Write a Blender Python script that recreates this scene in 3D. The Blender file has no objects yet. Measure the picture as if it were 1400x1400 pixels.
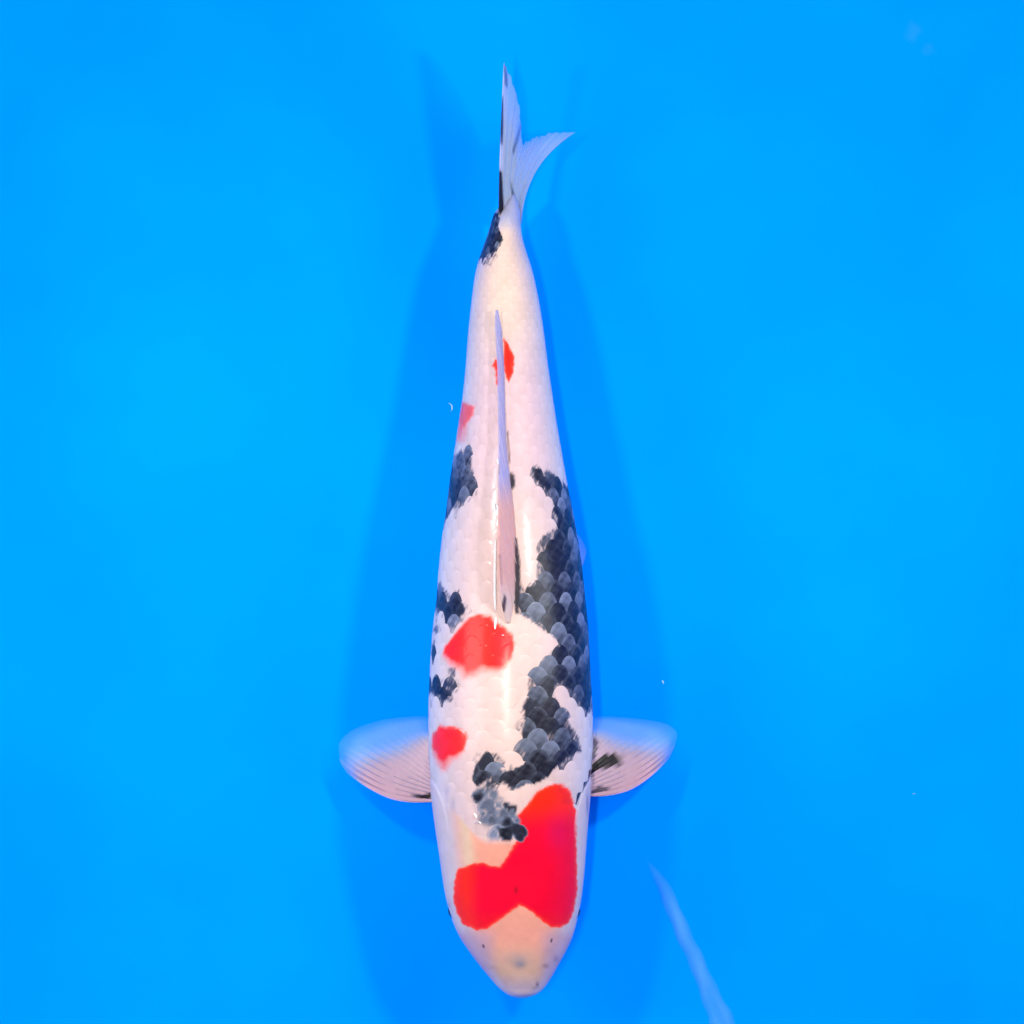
import bpy, math, random
import numpy as np
from mathutils import Vector

random.seed(7)
rng = np.random.default_rng(11)
SC = bpy.context.scene
COL = SC.collection

# ---------------------------------------------------------------- camera, world, lamps
S = 0.8 / 1400.0          # metres per photo pixel at mid-body depth (z = 0)
D = 6.0                   # camera height above mid-body
FLOOR = -0.090
WATER = 0.088

cam_d = bpy.data.cameras.new('camera')
cam = bpy.data.objects.new('camera', cam_d)
COL.objects.link(cam)
cam.location = (0, 0, D)
cam_d.sensor_width = 36
cam_d.lens = 36 * D / 0.8
cam_d.clip_end = 100
SC.camera = cam

w = bpy.data.worlds.new('World')
SC.world = w
w.use_nodes = True
w.node_tree.nodes['Background'].inputs[0].default_value = (0.92, 0.95, 1.0, 1)
w.node_tree.nodes['Background'].inputs[1].default_value = 0.11

def lamp(name, loc, power, sx, sy=None, col=(1, 1, 1), target=(0, 0, 0)):
    l = bpy.data.lights.new(name, 'AREA')
    l.energy = power
    l.color = col
    if sy:
        l.shape = 'RECTANGLE'; l.size = sx; l.size_y = sy
    else:
        l.shape = 'DISK'; l.size = sx
    o = bpy.data.objects.new(name, l)
    COL.objects.link(o)
    o.location = loc
    d = Vector(target) - Vector(loc)
    o.rotation_euler = d.to_track_quat('-Z', 'Y').to_euler()
    return o

WARM = (1, 0.975, 0.94)
lamp('lamp_right', (0.455, 0.23, 0.83), 6.3, 0.085, col=WARM, target=(-0.10, -0.50, 0))
lamp('lamp_left', (-0.42, 0.31, 0.83), 5.1, 0.085, col=WARM, target=(0.10, -0.50, 0))
lamp('added_fill_right', (0.74, 0.02, 0.56), 4.0, 0.36, 0.50, target=(0.15, 0.0, FLOOR))  # unseen fill light, added to brighten the floor and flank
lamp('added_fill_left', (-0.76, -0.12, 0.56), 5.4, 0.36, 0.50, target=(-0.15, -0.12, FLOOR))  # its counterpart on the other side, also added as fill
lamp('lamp_overhead', (-0.50, -0.36, 6.6), 210.0, 0.14, 1.1, col=(1, 0.93, 0.78)).rotation_euler = (math.radians(2.5), math.radians(-4.8), 0)

SC.view_settings.view_transform = 'Standard'
SC.view_settings.look = 'None'
SC.view_settings.exposure = 0.0
SC.view_settings.gamma = 1.0

# ---------------------------------------------------------------- helpers
def tag(o, label=None, cat=None, group=None, kind=None):
    if label: o['label'] = label
    if cat: o['category'] = cat
    if group: o['group'] = group
    if kind: o['kind'] = kind
    return o

def P(px, py, z):
    """photo pixel at height z -> world point (arrays ok)"""
    k = (D - z) / D
    return np.stack(np.broadcast_arrays((np.asarray(px) - 700) * S * k, (700 - np.asarray(py)) * S * k, np.asarray(z) * 1.0), -1)

def proj(v):
    k = D / (D - v[..., 2])
    return np.stack([700 + v[..., 0] / S * k, 700 - v[..., 1] / S * k], -1)

def make_mesh(name, verts, faces, mat, parent=None, col=None, opa=None, smooth=True):
    me = bpy.data.meshes.new(name)
    me.from_pydata([tuple(v) for v in verts], [], [tuple(f) for f in faces])
    me.update()
    if smooth:
        me.polygons.foreach_set('use_smooth', [True] * len(me.polygons))
    if col is not None:
        a = me.attributes.new('pigment', 'FLOAT_COLOR', 'POINT')
        c = np.ones((len(verts), 4)); c[:, :3] = col
        a.data.foreach_set('color', c.ravel())
    if opa is not None:
        a = me.attributes.new('opacity', 'FLOAT', 'POINT')
        a.data.foreach_set('value', np.asarray(opa, dtype=float).ravel())
    if mat: me.materials.append(mat)
    o = bpy.data.objects.new(name, me)
    COL.objects.link(o)
    if parent: o.parent = parent
    return o

def grid_faces(n, m, wrap=False, off=0):
    f = []
    for i in range(n - 1):
        for j in range(m - 1 + (1 if wrap else 0)):
            j2 = (j + 1) % m
            f.append((off + i * m + j, off + i * m + j2, off + (i + 1) * m + j2, off + (i + 1) * m + j))
    return f

def hermite(xs, ys):
    xs = np.array(xs, float); ys = np.array(ys, float)
    h = np.diff(xs); dl = np.diff(ys) / h
    m = np.zeros_like(ys)
    m[0] = dl[0]; m[-1] = dl[-1]
    for i in range(1, len(xs) - 1):
        if dl[i - 1] * dl[i] > 0:
            w1 = 2 * h[i] + h[i - 1]; w2 = h[i] + 2 * h[i - 1]
            m[i] = (w1 + w2) / (w1 / dl[i - 1] + w2 / dl[i])
    def f(x):
        x = np.clip(np.asarray(x, float), xs[0], xs[-1])
        i = np.clip(np.searchsorted(xs, x) - 1, 0, len(xs) - 2)
        t = (x - xs[i]) / h[i]
        return ((2*t**3 - 3*t**2 + 1) * ys[i] + (t**3 - 2*t**2 + t) * h[i] * m[i]
                + (-2*t**3 + 3*t**2) * ys[i+1] + (t**3 - t**2) * h[i] * m[i+1])
    return f

def wob(x, y, f=1.0, seed=0.0):
    """cheap smooth pseudo noise in about -1..1"""
    x = x * f; y = y * f
    return (np.sin(x * 1.3 + y * 0.7 + seed) + np.sin(-x * 0.8 + y * 1.7 + 2.1 * seed + 1.3)
            + np.sin(x * 2.3 + 1.9 * y + seed * 3.3) * 0.6 + np.sin(x * 3.1 - 2.7 * y + seed * 1.7) * 0.45) / 3.05

def sdf(poly, p):
    v = np.array(poly, float)
    n = len(v)
    d = np.full(p.shape[:-1], 1e18)
    inside = np.zeros(p.shape[:-1], bool)
    for i in range(n):
        a = v[i]; b = v[(i + 1) % n]
        e = b - a
        wv = p - a
        t = np.clip((wv @ e) / max(e @ e, 1e-9), 0, 1)
        q = wv - t[..., None] * e
        d = np.minimum(d, (q ** 2).sum(-1))
        c = (a[1] > p[..., 1]) != (b[1] > p[..., 1])
        with np.errstate(divide='ignore', invalid='ignore'):
            xi = (b[0] - a[0]) * (p[..., 1] - a[1]) / (b[1] - a[1] + 1e-12) + a[0]
        inside ^= c & (p[..., 0] < xi)
    d = np.sqrt(d)
    return np.where(inside, -d, d)

def pm(poly, p, soft=1.5):
    return np.clip(0.5 - sdf(poly, p) / soft, 0, 1)

def sm(x, a, b):
    t = np.clip((x - a) / (b - a), 0, 1)
    return t * t * (3 - 2 * t)

def lerp(a, b, t):
    return a + (np.asarray(b) - a) * t[..., None]

# ---------------------------------------------------------------- materials
def new_mat(name):
    m = bpy.data.materials.new(name); m.use_nodes = True
    nt = m.node_tree
    return m, nt, nt.nodes['Principled BSDF']

def node(nt, typ, **kw):
    n = nt.nodes.new(typ)
    for k, v in kw.items():
        if k.startswith('i_'):
            n.inputs[k[2:]].default_value = v
        else:
            setattr(n, k, v)
    return n

def skin_material(name, rough, coat, bump, bscale, sss=0.12):
    m, nt, b = new_mat(name)
    a = node(nt, 'ShaderNodeAttribute', attribute_name='pigment')
    tc = node(nt, 'ShaderNodeTexCoord')
    nz = node(nt, 'ShaderNodeTexNoise'); nz.inputs['Scale'].default_value = bscale; nz.inputs['Detail'].default_value = 5
    nt.links.new(tc.outputs['Object'], nz.inputs['Vector'])
    n2 = node(nt, 'ShaderNodeTexNoise'); n2.inputs['Scale'].default_value = 170; n2.inputs['Detail'].default_value = 3
    nt.links.new(tc.outputs['Object'], n2.inputs['Vector'])
    mr = node(nt, 'ShaderNodeMapRange'); mr.inputs['From Min'].default_value = .3; mr.inputs['From Max'].default_value = .7
    mr.inputs['To Min'].default_value = .965; mr.inputs['To Max'].default_value = 1.025
    nt.links.new(n2.outputs['Fac'], mr.inputs['Value'])
    mx = node(nt, 'ShaderNodeVectorMath', operation='SCALE')
    nt.links.new(a.outputs['Color'], mx.inputs[0]); nt.links.new(mr.outputs[0], mx.inputs['Scale'])
    nt.links.new(mx.outputs[0], b.inputs['Base Color'])
    r2 = node(nt, 'ShaderNodeMapRange'); r2.inputs['To Min'].default_value = rough - .08; r2.inputs['To Max'].default_value = rough + .12
    nt.links.new(nz.outputs['Fac'], r2.inputs['Value']); nt.links.new(r2.outputs[0], b.inputs['Roughness'])
    bp = node(nt, 'ShaderNodeBump'); bp.inputs['Strength'].default_value = bump; bp.inputs['Distance'].default_value = 0.0006
    nt.links.new(nz.outputs['Fac'], bp.inputs['Height']); nt.links.new(bp.outputs[0], b.inputs['Normal'])
    b.inputs['Coat Weight'].default_value = coat; b.inputs['Coat Roughness'].default_value = 0.20
    b.inputs['Specular IOR Level'].default_value = 0.13
    b.inputs['Subsurface Weight'].default_value = sss
    b.inputs['Subsurface Radius'].default_value = (1.0, .5, .4); b.inputs['Subsurface Scale'].default_value = 0.003
    return m

M_SKIN = skin_material('wet_skin', 0.40, 0.10, 0.25, 420)
M_SCALE = skin_material('wet_scale', 0.42, 0.22, 0.2, 700, 0.05)

def fin_material(name, gloss=0.3):
    m, nt, b = new_mat(name)
    a = node(nt, 'ShaderNodeAttribute', attribute_name='pigment')
    o = node(nt, 'ShaderNodeAttribute', attribute_name='opacity')
    nt.links.new(a.outputs['Color'], b.inputs['Base Color'])
    b.inputs['Roughness'].default_value = gloss
    b.inputs['Specular IOR Level'].default_value = 0.15
    tl = node(nt, 'ShaderNodeBsdfTranslucent'); nt.links.new(a.outputs['Color'], tl.inputs['Color'])
    m1 = node(nt, 'ShaderNodeMixShader'); m1.inputs[0].default_value = 0.35
    nt.links.new(b.outputs[0], m1.inputs[1]); nt.links.new(tl.outputs[0], m1.inputs[2])
    tr = node(nt, 'ShaderNodeBsdfTransparent')
    m2 = node(nt, 'ShaderNodeMixShader')
    tc = node(nt, 'ShaderNodeTexCoord')
    nz = node(nt, 'ShaderNodeTexNoise'); nz.inputs['Scale'].default_value = 160; nz.inputs['Detail'].default_value = 3
    nt.links.new(tc.outputs['Object'], nz.inputs['Vector'])
    mr = node(nt, 'ShaderNodeMapRange'); mr.inputs['To Min'].default_value = .85; mr.inputs['To Max'].default_value = 1.15
    nt.links.new(nz.outputs['Fac'], mr.inputs['Value'])
    mu = node(nt, 'ShaderNodeMath', operation='MULTIPLY', use_clamp=True)
    nt.links.new(o.outputs['Fac'], mu.inputs[0]); nt.links.new(mr.outputs[0], mu.inputs[1])
    nt.links.new(mu.outputs[0], m2.inputs[0]); nt.links.new(tr.outputs[0], m2.inputs[1]); nt.links.new(m1.outputs[0], m2.inputs[2])
    nt.links.new(m2.outputs[0], nt.nodes['Material Output'].inputs['Surface'])
    return m

M_FIN = fin_material('fin_membrane', 0.35)
M_RAY = fin_material('fin_ray', 0.28)

def plain(name, col, rough=0.4, spec=0.5, coat=0.0):
    m, nt, b = new_mat(name)
    tc = node(nt, 'ShaderNodeTexCoord')
    nz = node(nt, 'ShaderNodeTexNoise'); nz.inputs['Scale'].default_value = 900
    nt.links.new(tc.outputs['Object'], nz.inputs['Vector'])
    mx = node(nt, 'ShaderNodeMixRGB'); mx.inputs[1].default_value = (*col, 1)
    mx.inputs[2].default_value = (*[c * .75 for c in col], 1)
    nt.links.new(nz.outputs['Fac'], mx.inputs[0]); nt.links.new(mx.outputs[0], b.inputs['Base Color'])
    b.inputs['Roughness'].default_value = rough; b.inputs['Specular IOR Level'].default_value = spec
    b.inputs['Coat Weight'].default_value = coat
    return m

# blue vinyl of the tank: colour with faint scuffs, very fine relief
def vinyl():
    m, nt, b = new_mat('blue_vinyl')
    g = node(nt, 'ShaderNodeNewGeometry')
    n1 = node(nt, 'ShaderNodeTexNoise'); n1.inputs['Scale'].default_value = 4.5; n1.inputs['Detail'].default_value = 6
    nt.links.new(g.outputs['Position'], n1.inputs['Vector'])
    mx = node(nt, 'ShaderNodeMixRGB')
    mx.inputs[1].default_value = (0.0, 0.218, 0.90, 1)
    mx.inputs[2].default_value = (0.0, 0.246, 0.90, 1)
    mr = node(nt, 'ShaderNodeMapRange'); mr.inputs['From Min'].default_value = .35; mr.inputs['From Max'].default_value = .65
    nt.links.new(n1.outputs['Fac'], mr.inputs['Value']); nt.links.new(mr.outputs[0], mx.inputs[0])
    prev = mx.outputs[0]
    # rubbed pale spots of the vinyl
    for (px, py, r, k) in ((1250, 47, 14, .009), (1276, 68, 10, .008)):
        c = P(px, py, FLOOR)
        sub = node(nt, 'ShaderNodeVectorMath', operation='DISTANCE')
        nd = node(nt, 'ShaderNodeTexNoise'); nd.inputs['Scale'].default_value = 60
        nt.links.new(g.outputs['Position'], nd.inputs['Vector'])
        ad = node(nt, 'ShaderNodeMixRGB'); ad.blend_type = 'ADD'; ad.inputs[0].default_value = 0.022
        nt.links.new(g.outputs['Position'], ad.inputs[1]); nt.links.new(nd.outputs['Color'], ad.inputs[2])
        nt.links.new(ad.outputs[0], sub.inputs[0]); sub.inputs[1].default_value = tuple(c + 0.011)
        m2 = node(nt, 'ShaderNodeMapRange'); m2.interpolation_type = 'SMOOTHSTEP'
        m2.inputs['From Min'].default_value = 0.2 * r * S; m2.inputs['From Max'].default_value = 1.3 * r * S
        m2.inputs['To Min'].default_value = 1; m2.inputs['To Max'].default_value = 0
        nt.links.new(sub.outputs['Value'], m2.inputs['Value'])
        x = node(nt, 'ShaderNodeMixRGB'); x.blend_type = 'ADD'
        x.inputs[2].default_value = (k, k * .35, 0, 1)
        nt.links.new(m2.outputs[0], x.inputs[0]); nt.links.new(prev, x.inputs[1])
        prev = x.outputs[0]
    nt.links.new(prev, b.inputs['Base Color'])
    n3 = node(nt, 'ShaderNodeTexNoise'); n3.inputs['Scale'].default_value = 9; n3.inputs['Detail'].default_value = 2
    nt.links.new(g.outputs['Position'], n3.inputs['Vector'])
    bp = node(nt, 'ShaderNodeBump'); bp.inputs['Strength'].default_value = .5; bp.inputs['Distance'].default_value = .006
    nt.links.new(n3.outputs['Fac'], bp.inputs['Height']); nt.links.new(bp.outputs[0], b.inputs['Normal'])
    b.inputs['Roughness'].default_value = .62
    b.inputs['Specular IOR Level'].default_value = .0
    return m
M_VINYL = vinyl()

# ---------------------------------------------------------------- the tank
def rrect(hx0, hx1, hy0, hy1, r_in, n=14):
    pts = []
    for (sx, sy, a0, ex) in ((1, 1, 0, .0), (-1, 1, 90, .10), (-1, -1, 180, 0), (1, -1, 270, 0)):
        r = r_in + ex
        cx = hx1 - r if sx > 0 else hx0 + r
        cy = hy1 - r if sy > 0 else hy0 + r
        for k in range(n + 1):
            a = math.radians(a0 + 90 * k / n)
            pts.append((cx + r * math.cos(a), cy + r * math.sin(a)))
    return pts
X0, X1, Y0, Y1 = -0.43, 0.352, -0.50, 0.43
n_f = 81
gx = np.linspace(X0, X1, n_f); gy = np.linspace(Y0, Y1, n_f)
prof = []
R = 0.16
for k in range(13):
    a = math.radians(90 * k / 12)
    prof.append((R * math.sin(a), R * (1 - math.cos(a))))
prof.append((R + .006, 0.34)); prof.append((R + .012, .355)); prof.append((R + .03, .358)); prof.append((R + .034, .33))
v = [((X0 + X1) / 2, (Y0 + Y1) / 2, FLOOR)]; f = []
rings = []
for t in np.linspace(0.06, 1.0, 24):
    cx, cy = (X0 + X1) / 2, (Y0 + Y1) / 2
    rings.append([(cx + (x - cx) * t, cy + (y - cy) * t, FLOOR) for x, y in rrect(X0, X1, Y0, Y1, .14)])
for (o_, h_) in prof[1:]:
    rings.append([(x, y, FLOOR + h_) for x, y in rrect(X0 - o_, X1 + o_, Y0 - o_, Y1 + o_, .14 + o_)])
m_ = len(rings[0])
for r_ in rings: v += r_
for j in range(m_): f.append((0, 1 + (j + 1) % m_, 1 + j))
f += grid_faces(len(rings), m_, True, 1)
floor = make_mesh('tank_floor', v, f, M_VINYL)
tag(floor, kind='structure')

# pale crease running over the vinyl at lower right, its caught light put into the colour
def crease():
    path = [(884, 1176), (905, 1208), (921, 1245), (936, 1280), (951, 1312), (965, 1345), (979, 1378), (990, 1405), (1004, 1440), (1016, 1475)]
    wid = [1.5, 9, 11, 11.5, 12, 13, 16, 19, 22, 24]
    px = hermite(range(len(path)), [p[0] for p in path]); py = hermite(range(len(path)), [p[1] for p in path])
    wf = hermite(range(len(path)), wid)
    us = np.linspace(0, len(path) - 1, 60)
    V = []; C = []; O = []
    m = 13
    for u in us:
        c = np.array([px(u), py(u)]); t = np.array([px(u + .05) - px(u - .05), py(u + .05) - py(u - .05)])
        if np.linalg.norm(t) < 1e-6: t = np.array([.4, 1.])
        t /= np.linalg.norm(t); nn = np.array([t[1], -t[0]])
        for j in range(m):
            a = -1 + 2 * j / (m - 1)
            q = c + nn * a * float(wf(u)) * (1 + .08 * math.sin(u * 5 + a))
            split = float(sm(np.array(u), 4.5, 6.5))
            h = (1 - a * a) * (0.0030 - 0.0016 * split * math.exp(-(a * 3) ** 2))
            V.append(P(q[0], q[1], FLOOR + 0.0004 + h * min(1, u / 1.0)))
            edge = (1 - a * a) ** .7
            C.append((0.14, 0.50, 0.97))
            O.append(min(1, u * .55) * edge * (0.56 - .24 * split * math.exp(-(a * 3) ** 2)) * (.85 + .15 * math.sin(u * 3.1 + a * 2)))
    return V, grid_faces(len(us), m), C, O
V, F, C, O = crease()
M_CREASE = fin_material('painted_lit_vinyl', .6)  # paler colour paints the light on the fold
cr = make_mesh('vinyl_crease', V, F, M_CREASE, col=np.array(C), opa=O)
tag(cr, kind='structure')

# ---------------------------------------------------------------- the koi: body form
yk = [266, 282, 292, 305, 320, 340, 360, 380, 420, 460, 500, 540, 580, 620, 660, 700, 740, 780, 820, 860, 900, 940, 980, 1020, 1060, 1100, 1140, 1180, 1220, 1245, 1260, 1280, 1300, 1320, 1340, 1350, 1357, 1361, 1364]
lk = [695, 684, 675.5, 671.5, 667, 660, 653.5, 649, 644, 640, 637, 633, 627, 621, 615, 610, 604, 600, 597, 592, 589, 587, 586, 586, 588, 592, 597, 602, 608, 614, 619, 628, 641, 656, 672.5, 681.5, 690, 696.5, 706]
rk = [703, 709, 711, 711.5, 713, 718, 724.5, 730, 738, 744, 749, 755, 761, 768, 775, 783, 790, 796, 800, 804, 806, 808, 810, 810, 808, 805, 802, 800, 796, 792, 788.5, 783, 774, 763, 751.5, 744.5, 737, 730, 720]
Lf = hermite(yk, lk); Rf = hermite(yk, rk)
HT = hermite([266, 282, 300, 340, 420, 520, 620, 720, 820, 920, 1000, 1080, 1150, 1220, 1290, 1330, 1350, 1360, 1364],
             [.003, .013, .021, .026, .033, .042, .051, .059, .065, .068, .067, .0625, .055, .045, .032, .021, .0135, .009, .003])
HB = hermite([266, 282, 300, 340, 420, 620, 780, 900, 1080, 1180, 1280, 1330, 1350, 1360, 1364],
             [.003, .013, .021, .026, .034, .050, .060, .064, .060, .050, .032, .020, .013, .009, .003])
ZC = hermite([266, 400, 600, 800, 1000, 1200, 1364], [-.027, -.018, -.007, -.001, 0, -.003, -.010])
YM = 1364.0
def spow(x, e): return np.sign(x) * np.abs(x) ** e
def body_s(y, th):
    y, th = np.broadcast_arrays(np.asarray(y, float), np.asarray(th, float))
    l = Lf(y); r = Rf(y)
    cx = (l + r) / 2; hw = (r - l) / 2
    e = 2 / 2.12
    sx = spow(np.sin(th), e); cz = spow(np.cos(th), e)
    zc = ZC(y)
    z = zc + np.where(cz > 0, HT(y), HB(y)) * cz
    # the back carries a low ridge behind the head; head is a little flatter
    z = z - .0025 * sm(y, 1140, 1200) * np.exp(-(th / .5) ** 2) * sm(1364 - y, 20, 90)
    k = (D - zc) / D
    return np.stack([(cx + hw * sx - 700) * S * k, (700 - y) * S * k, z], -1)
def body_n(y, th):
    dy = 2.0; dt = 0.01
    a = body_s(np.asarray(y) + dy, th) - body_s(np.asarray(y) - dy, th)
    b = body_s(y, np.asarray(th) + dt) - body_s(y, np.asarray(th) - dt)
    n = np.cross(a, b)
    n /= np.linalg.norm(n, axis=-1, keepdims=True) + 1e-12
    p = body_s(y, th)
    c = np.stack([((Lf(y) + Rf(y)) / 2 - 700) * S + 0 * p[..., 0], p[..., 1], ZC(y) + 0 * p[..., 0]], -1)
    s = np.sign(((p - c) * n).sum(-1, keepdims=True)); s[s == 0] = 1
    return n * s

# ---------------------------------------------------------------- the koi: markings (flat pigment)
HI = [
    [(758.6,1070.3),(771.4,1073.4),(780.4,1082.4),(783,1096.6),(788.1,1109.4),(788,1142.9),(788.9,1181.4),(789.4,1220),(784.3,1245.7),(777.9,1261.1),(766.3,1268.3),(753.4,1267.6),(740.6,1258.6),(725.1,1245.7),(711,1237.5),(694.3,1249.6),(678.9,1261.1),(666,1270.1),(653.1,1272.2),(642.9,1267.6),(632.6,1263.7),(623.6,1245.7),(619.7,1230.3),(620.2,1212.3),(624.9,1189.1),(635.1,1184.8),(648,1180.1),(660.9,1179.4),(671.1,1184),(684,1184),(691.7,1173.7),(699.4,1160.9),(709.7,1145.4),(707.1,1114.6),(720,1101.7),(732.9,1082.4),(745.7,1076)],
    [(656.6,838.9),(670.3,842.3),(677,851.4),(688.6,857),(700,868.6),(704,882),(700,900.6),(688.6,914),(677,915.4),(658.9,914.3),(647.4,922.3),(636,924.6),(630.3,914.3),(617.7,907.4),(606.3,896),(607.4,884.6),(617.7,870.9),(631.4,854.9),(642.9,842.3)],
    [(600.6,990.9),(608.6,993),(624.6,994.3),(637,1003),(639,1012.6),(634.9,1026.3),(624.6,1035),(615,1037.7),(606,1051),(597,1037.7),(590,1019.4),(592,1003)],
    [(688.6,461.7),(695.4,471),(703.4,489),(701,509.7),(696.6,523.4),(692,516.6),(688,500)],
    [(678.3,489),(672.6,500.6),(677,507),(678.3,525.7),(684,525.7),(682,502)],
    [(631.4,548.6),(639.4,552),(649.7,555.4),(647.4,566.9),(638.3,578.3),(631.4,601),(624,601),(627,566.9)],
]
HI_SOFT = [2.2, 3.0, 3.0, 2.0, 2.0, 4.0]
# sumi: (polygon, strength 0..1, softness)
SUMI = [
    ([(684,290),(672,290),(660,310),(645,362),(655,354),(660,352),(668,348),(678,340),(686,328),(687,320),(681,311)], 1.0, 2.0),
    ([(655,352),(662,346),(676,338),(683,334),(680,350),(672,362),(660,366)], .42, 8),
    ([(643,606),(645,625),(646,640),(650,655),(642,668),(630,676),(622,690),(612,708),(600,700),(606,670),(610,645),(616,625),(632,614)], .86, 3.0),
    ([(645,640),(652,658),(657,668),(652,680),(635,688),(622,696),(625,675)], .55, 7),
    ([(728,640),(750,643),(767,655),(779,670),(792,710),(800,745),(808,790),(812,840),(814,890),(814,940),(807,975),(798,966),(790,954),(783,944),(768,932),(757,936),(757,950),(766,962),(773,975),(779,990),(792,1008),(796,1028),(778,1032),(762,1046),(749,1062),(736,1070),(722,1070),(708,1078),(700,1080),(690,1070),(672,1062),(652,1076),(645,1066),(650,1046),(664,1027),(682,1031),(692,1043),(706,1050),(716,1046),(720,1038),(715,1022),(713,1004),(718,986),(715,966),(724,950),(721,935),(723,920),(745,903),(755,888),(768,884),(752,868),(738,858),(722,846),(706,838),(703,815),(708,800),(722,803),(733,800),(733,778),(737,760),(731,748),(742,733),(758,722),(764,712),(756,694),(754,672),(742,664),(732,655)], .93, 3.2),
    ([(590,792),(603,800),(610,806),(617,812),(628,806),(630,820),(636,832),(635,838),(626,845),(616,840),(606,836),(590,828)], .92, 2.5),
    ([(598,826),(620,838),(634,836),(630,852),(614,868),(604,850)], .38, 8),
    ([(611,913),(617,911),(623,915),(622,925),(616,926),(612,920)], 1.0, 2.0),
    ([(580,930),(600,924),(607,938),(616,950),(611,959),(602,950),(592,948),(580,944)], .85, 3.0),
    ([(604,926),(622,924),(629,942),(622,956),(610,950)], .42, 7),
    ([(589,878),(595,876),(597,890),(595,904),(590,908)], .70, 3.0),
    ([(700,646),(704,650),(705,664),(701,670),(699,658)], .95, 2.0),
    ([(706,735),(711,760),(712,800),(708,830),(704,826),(705,780)], .9, 2.0),
    ([(802,955),(810,950),(809,972),(803,976)], .7, 3),
    # round patches of scales on the nape
    ([(646,1072),(664,1064),(690,1078),(712,1096),(708,1126),(702,1148),(676,1152),(654,1128),(642,1100)], .23, 9),
    ([(685,1097),(706,1104),(703,1110),(688,1104)], .92, 2),
]
DISCS = [(660,1083,9,.6),(675,1086,8,.5),(690,1088,8,.5),(662,1120,8,.5),(684,1127,8,.62),(700,1114,7,.6),(702,1131,7,.82),(681,1134,7,.72),(707,1122,5,.7),(622,938,9,.62),(612,952,8,.75),(606,934,8,.7),(598,860,6,.5),(620,848,8,.55),(670,1075,9,.55),(653,1090,7.5,.9),(668,1103,13.5,.6),(674,1121,9.5,.62),(689,1113,9,.62),(694,1124,7.5,.88),(692,1140,10.5,1),(708,1134,8,1),(713,1137,8.5,1),(711,1144,7,1),(675,1141,8.5,.5),(699,1060,12,.98),(724,1060,13,.8),(681,1065,10,.6),(660,1112,6,.5),(682,1100,7,.45)]
WHITE_GAPS = [([(757,936),(768,934),(784,948),(795,966),(797,992),(793,1004),(782,990),(773,972),(764,958)], 3.0),
              ([(744,1002),(756,1000),(758,1014),(750,1016)], 4),
              ([(682,1050),(692,1048),(697,1054),(686,1056)], 6),
              ([(686,1070),(696,1082),(712,1090),(716,1100),(706,1098),(690,1094),(682,1084)], 4)]

def sumi_field(p):
    f = np.zeros(p.shape[:-1])
    for poly, s, soft in SUMI:
        grow = 1.6 if poly[0][1] > 1080 else 0.0
        f = np.maximum(f, np.clip(.5 - (sdf(poly, p) - grow) / soft, 0, 1) * s)
    for cx, cy, rr, k in DISCS:
        dd = np.hypot(p[..., 0] - cx, (p[..., 1] - cy) * 1.05) * (1 + .10 * np.sin(np.arctan2(p[..., 1] - cy, p[..., 0] - cx) * 3 + cx))
        m_ = np.clip(.5 - (dd - rr) / 2.6, 0, 1)
        if cy > 1072:      # overlapping plates, each with a paler edge
            f = f * (1 - m_) + m_ * k * (1 - (.42 if k < .8 else .14) * np.exp(-((dd - rr + 1.6) / 1.5) ** 2))
        else:
            f = np.maximum(f, m_ * k)
    for poly, soft in WHITE_GAPS:
        f = f * (1 - .92 * pm(poly, p, soft))
    return f

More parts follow.
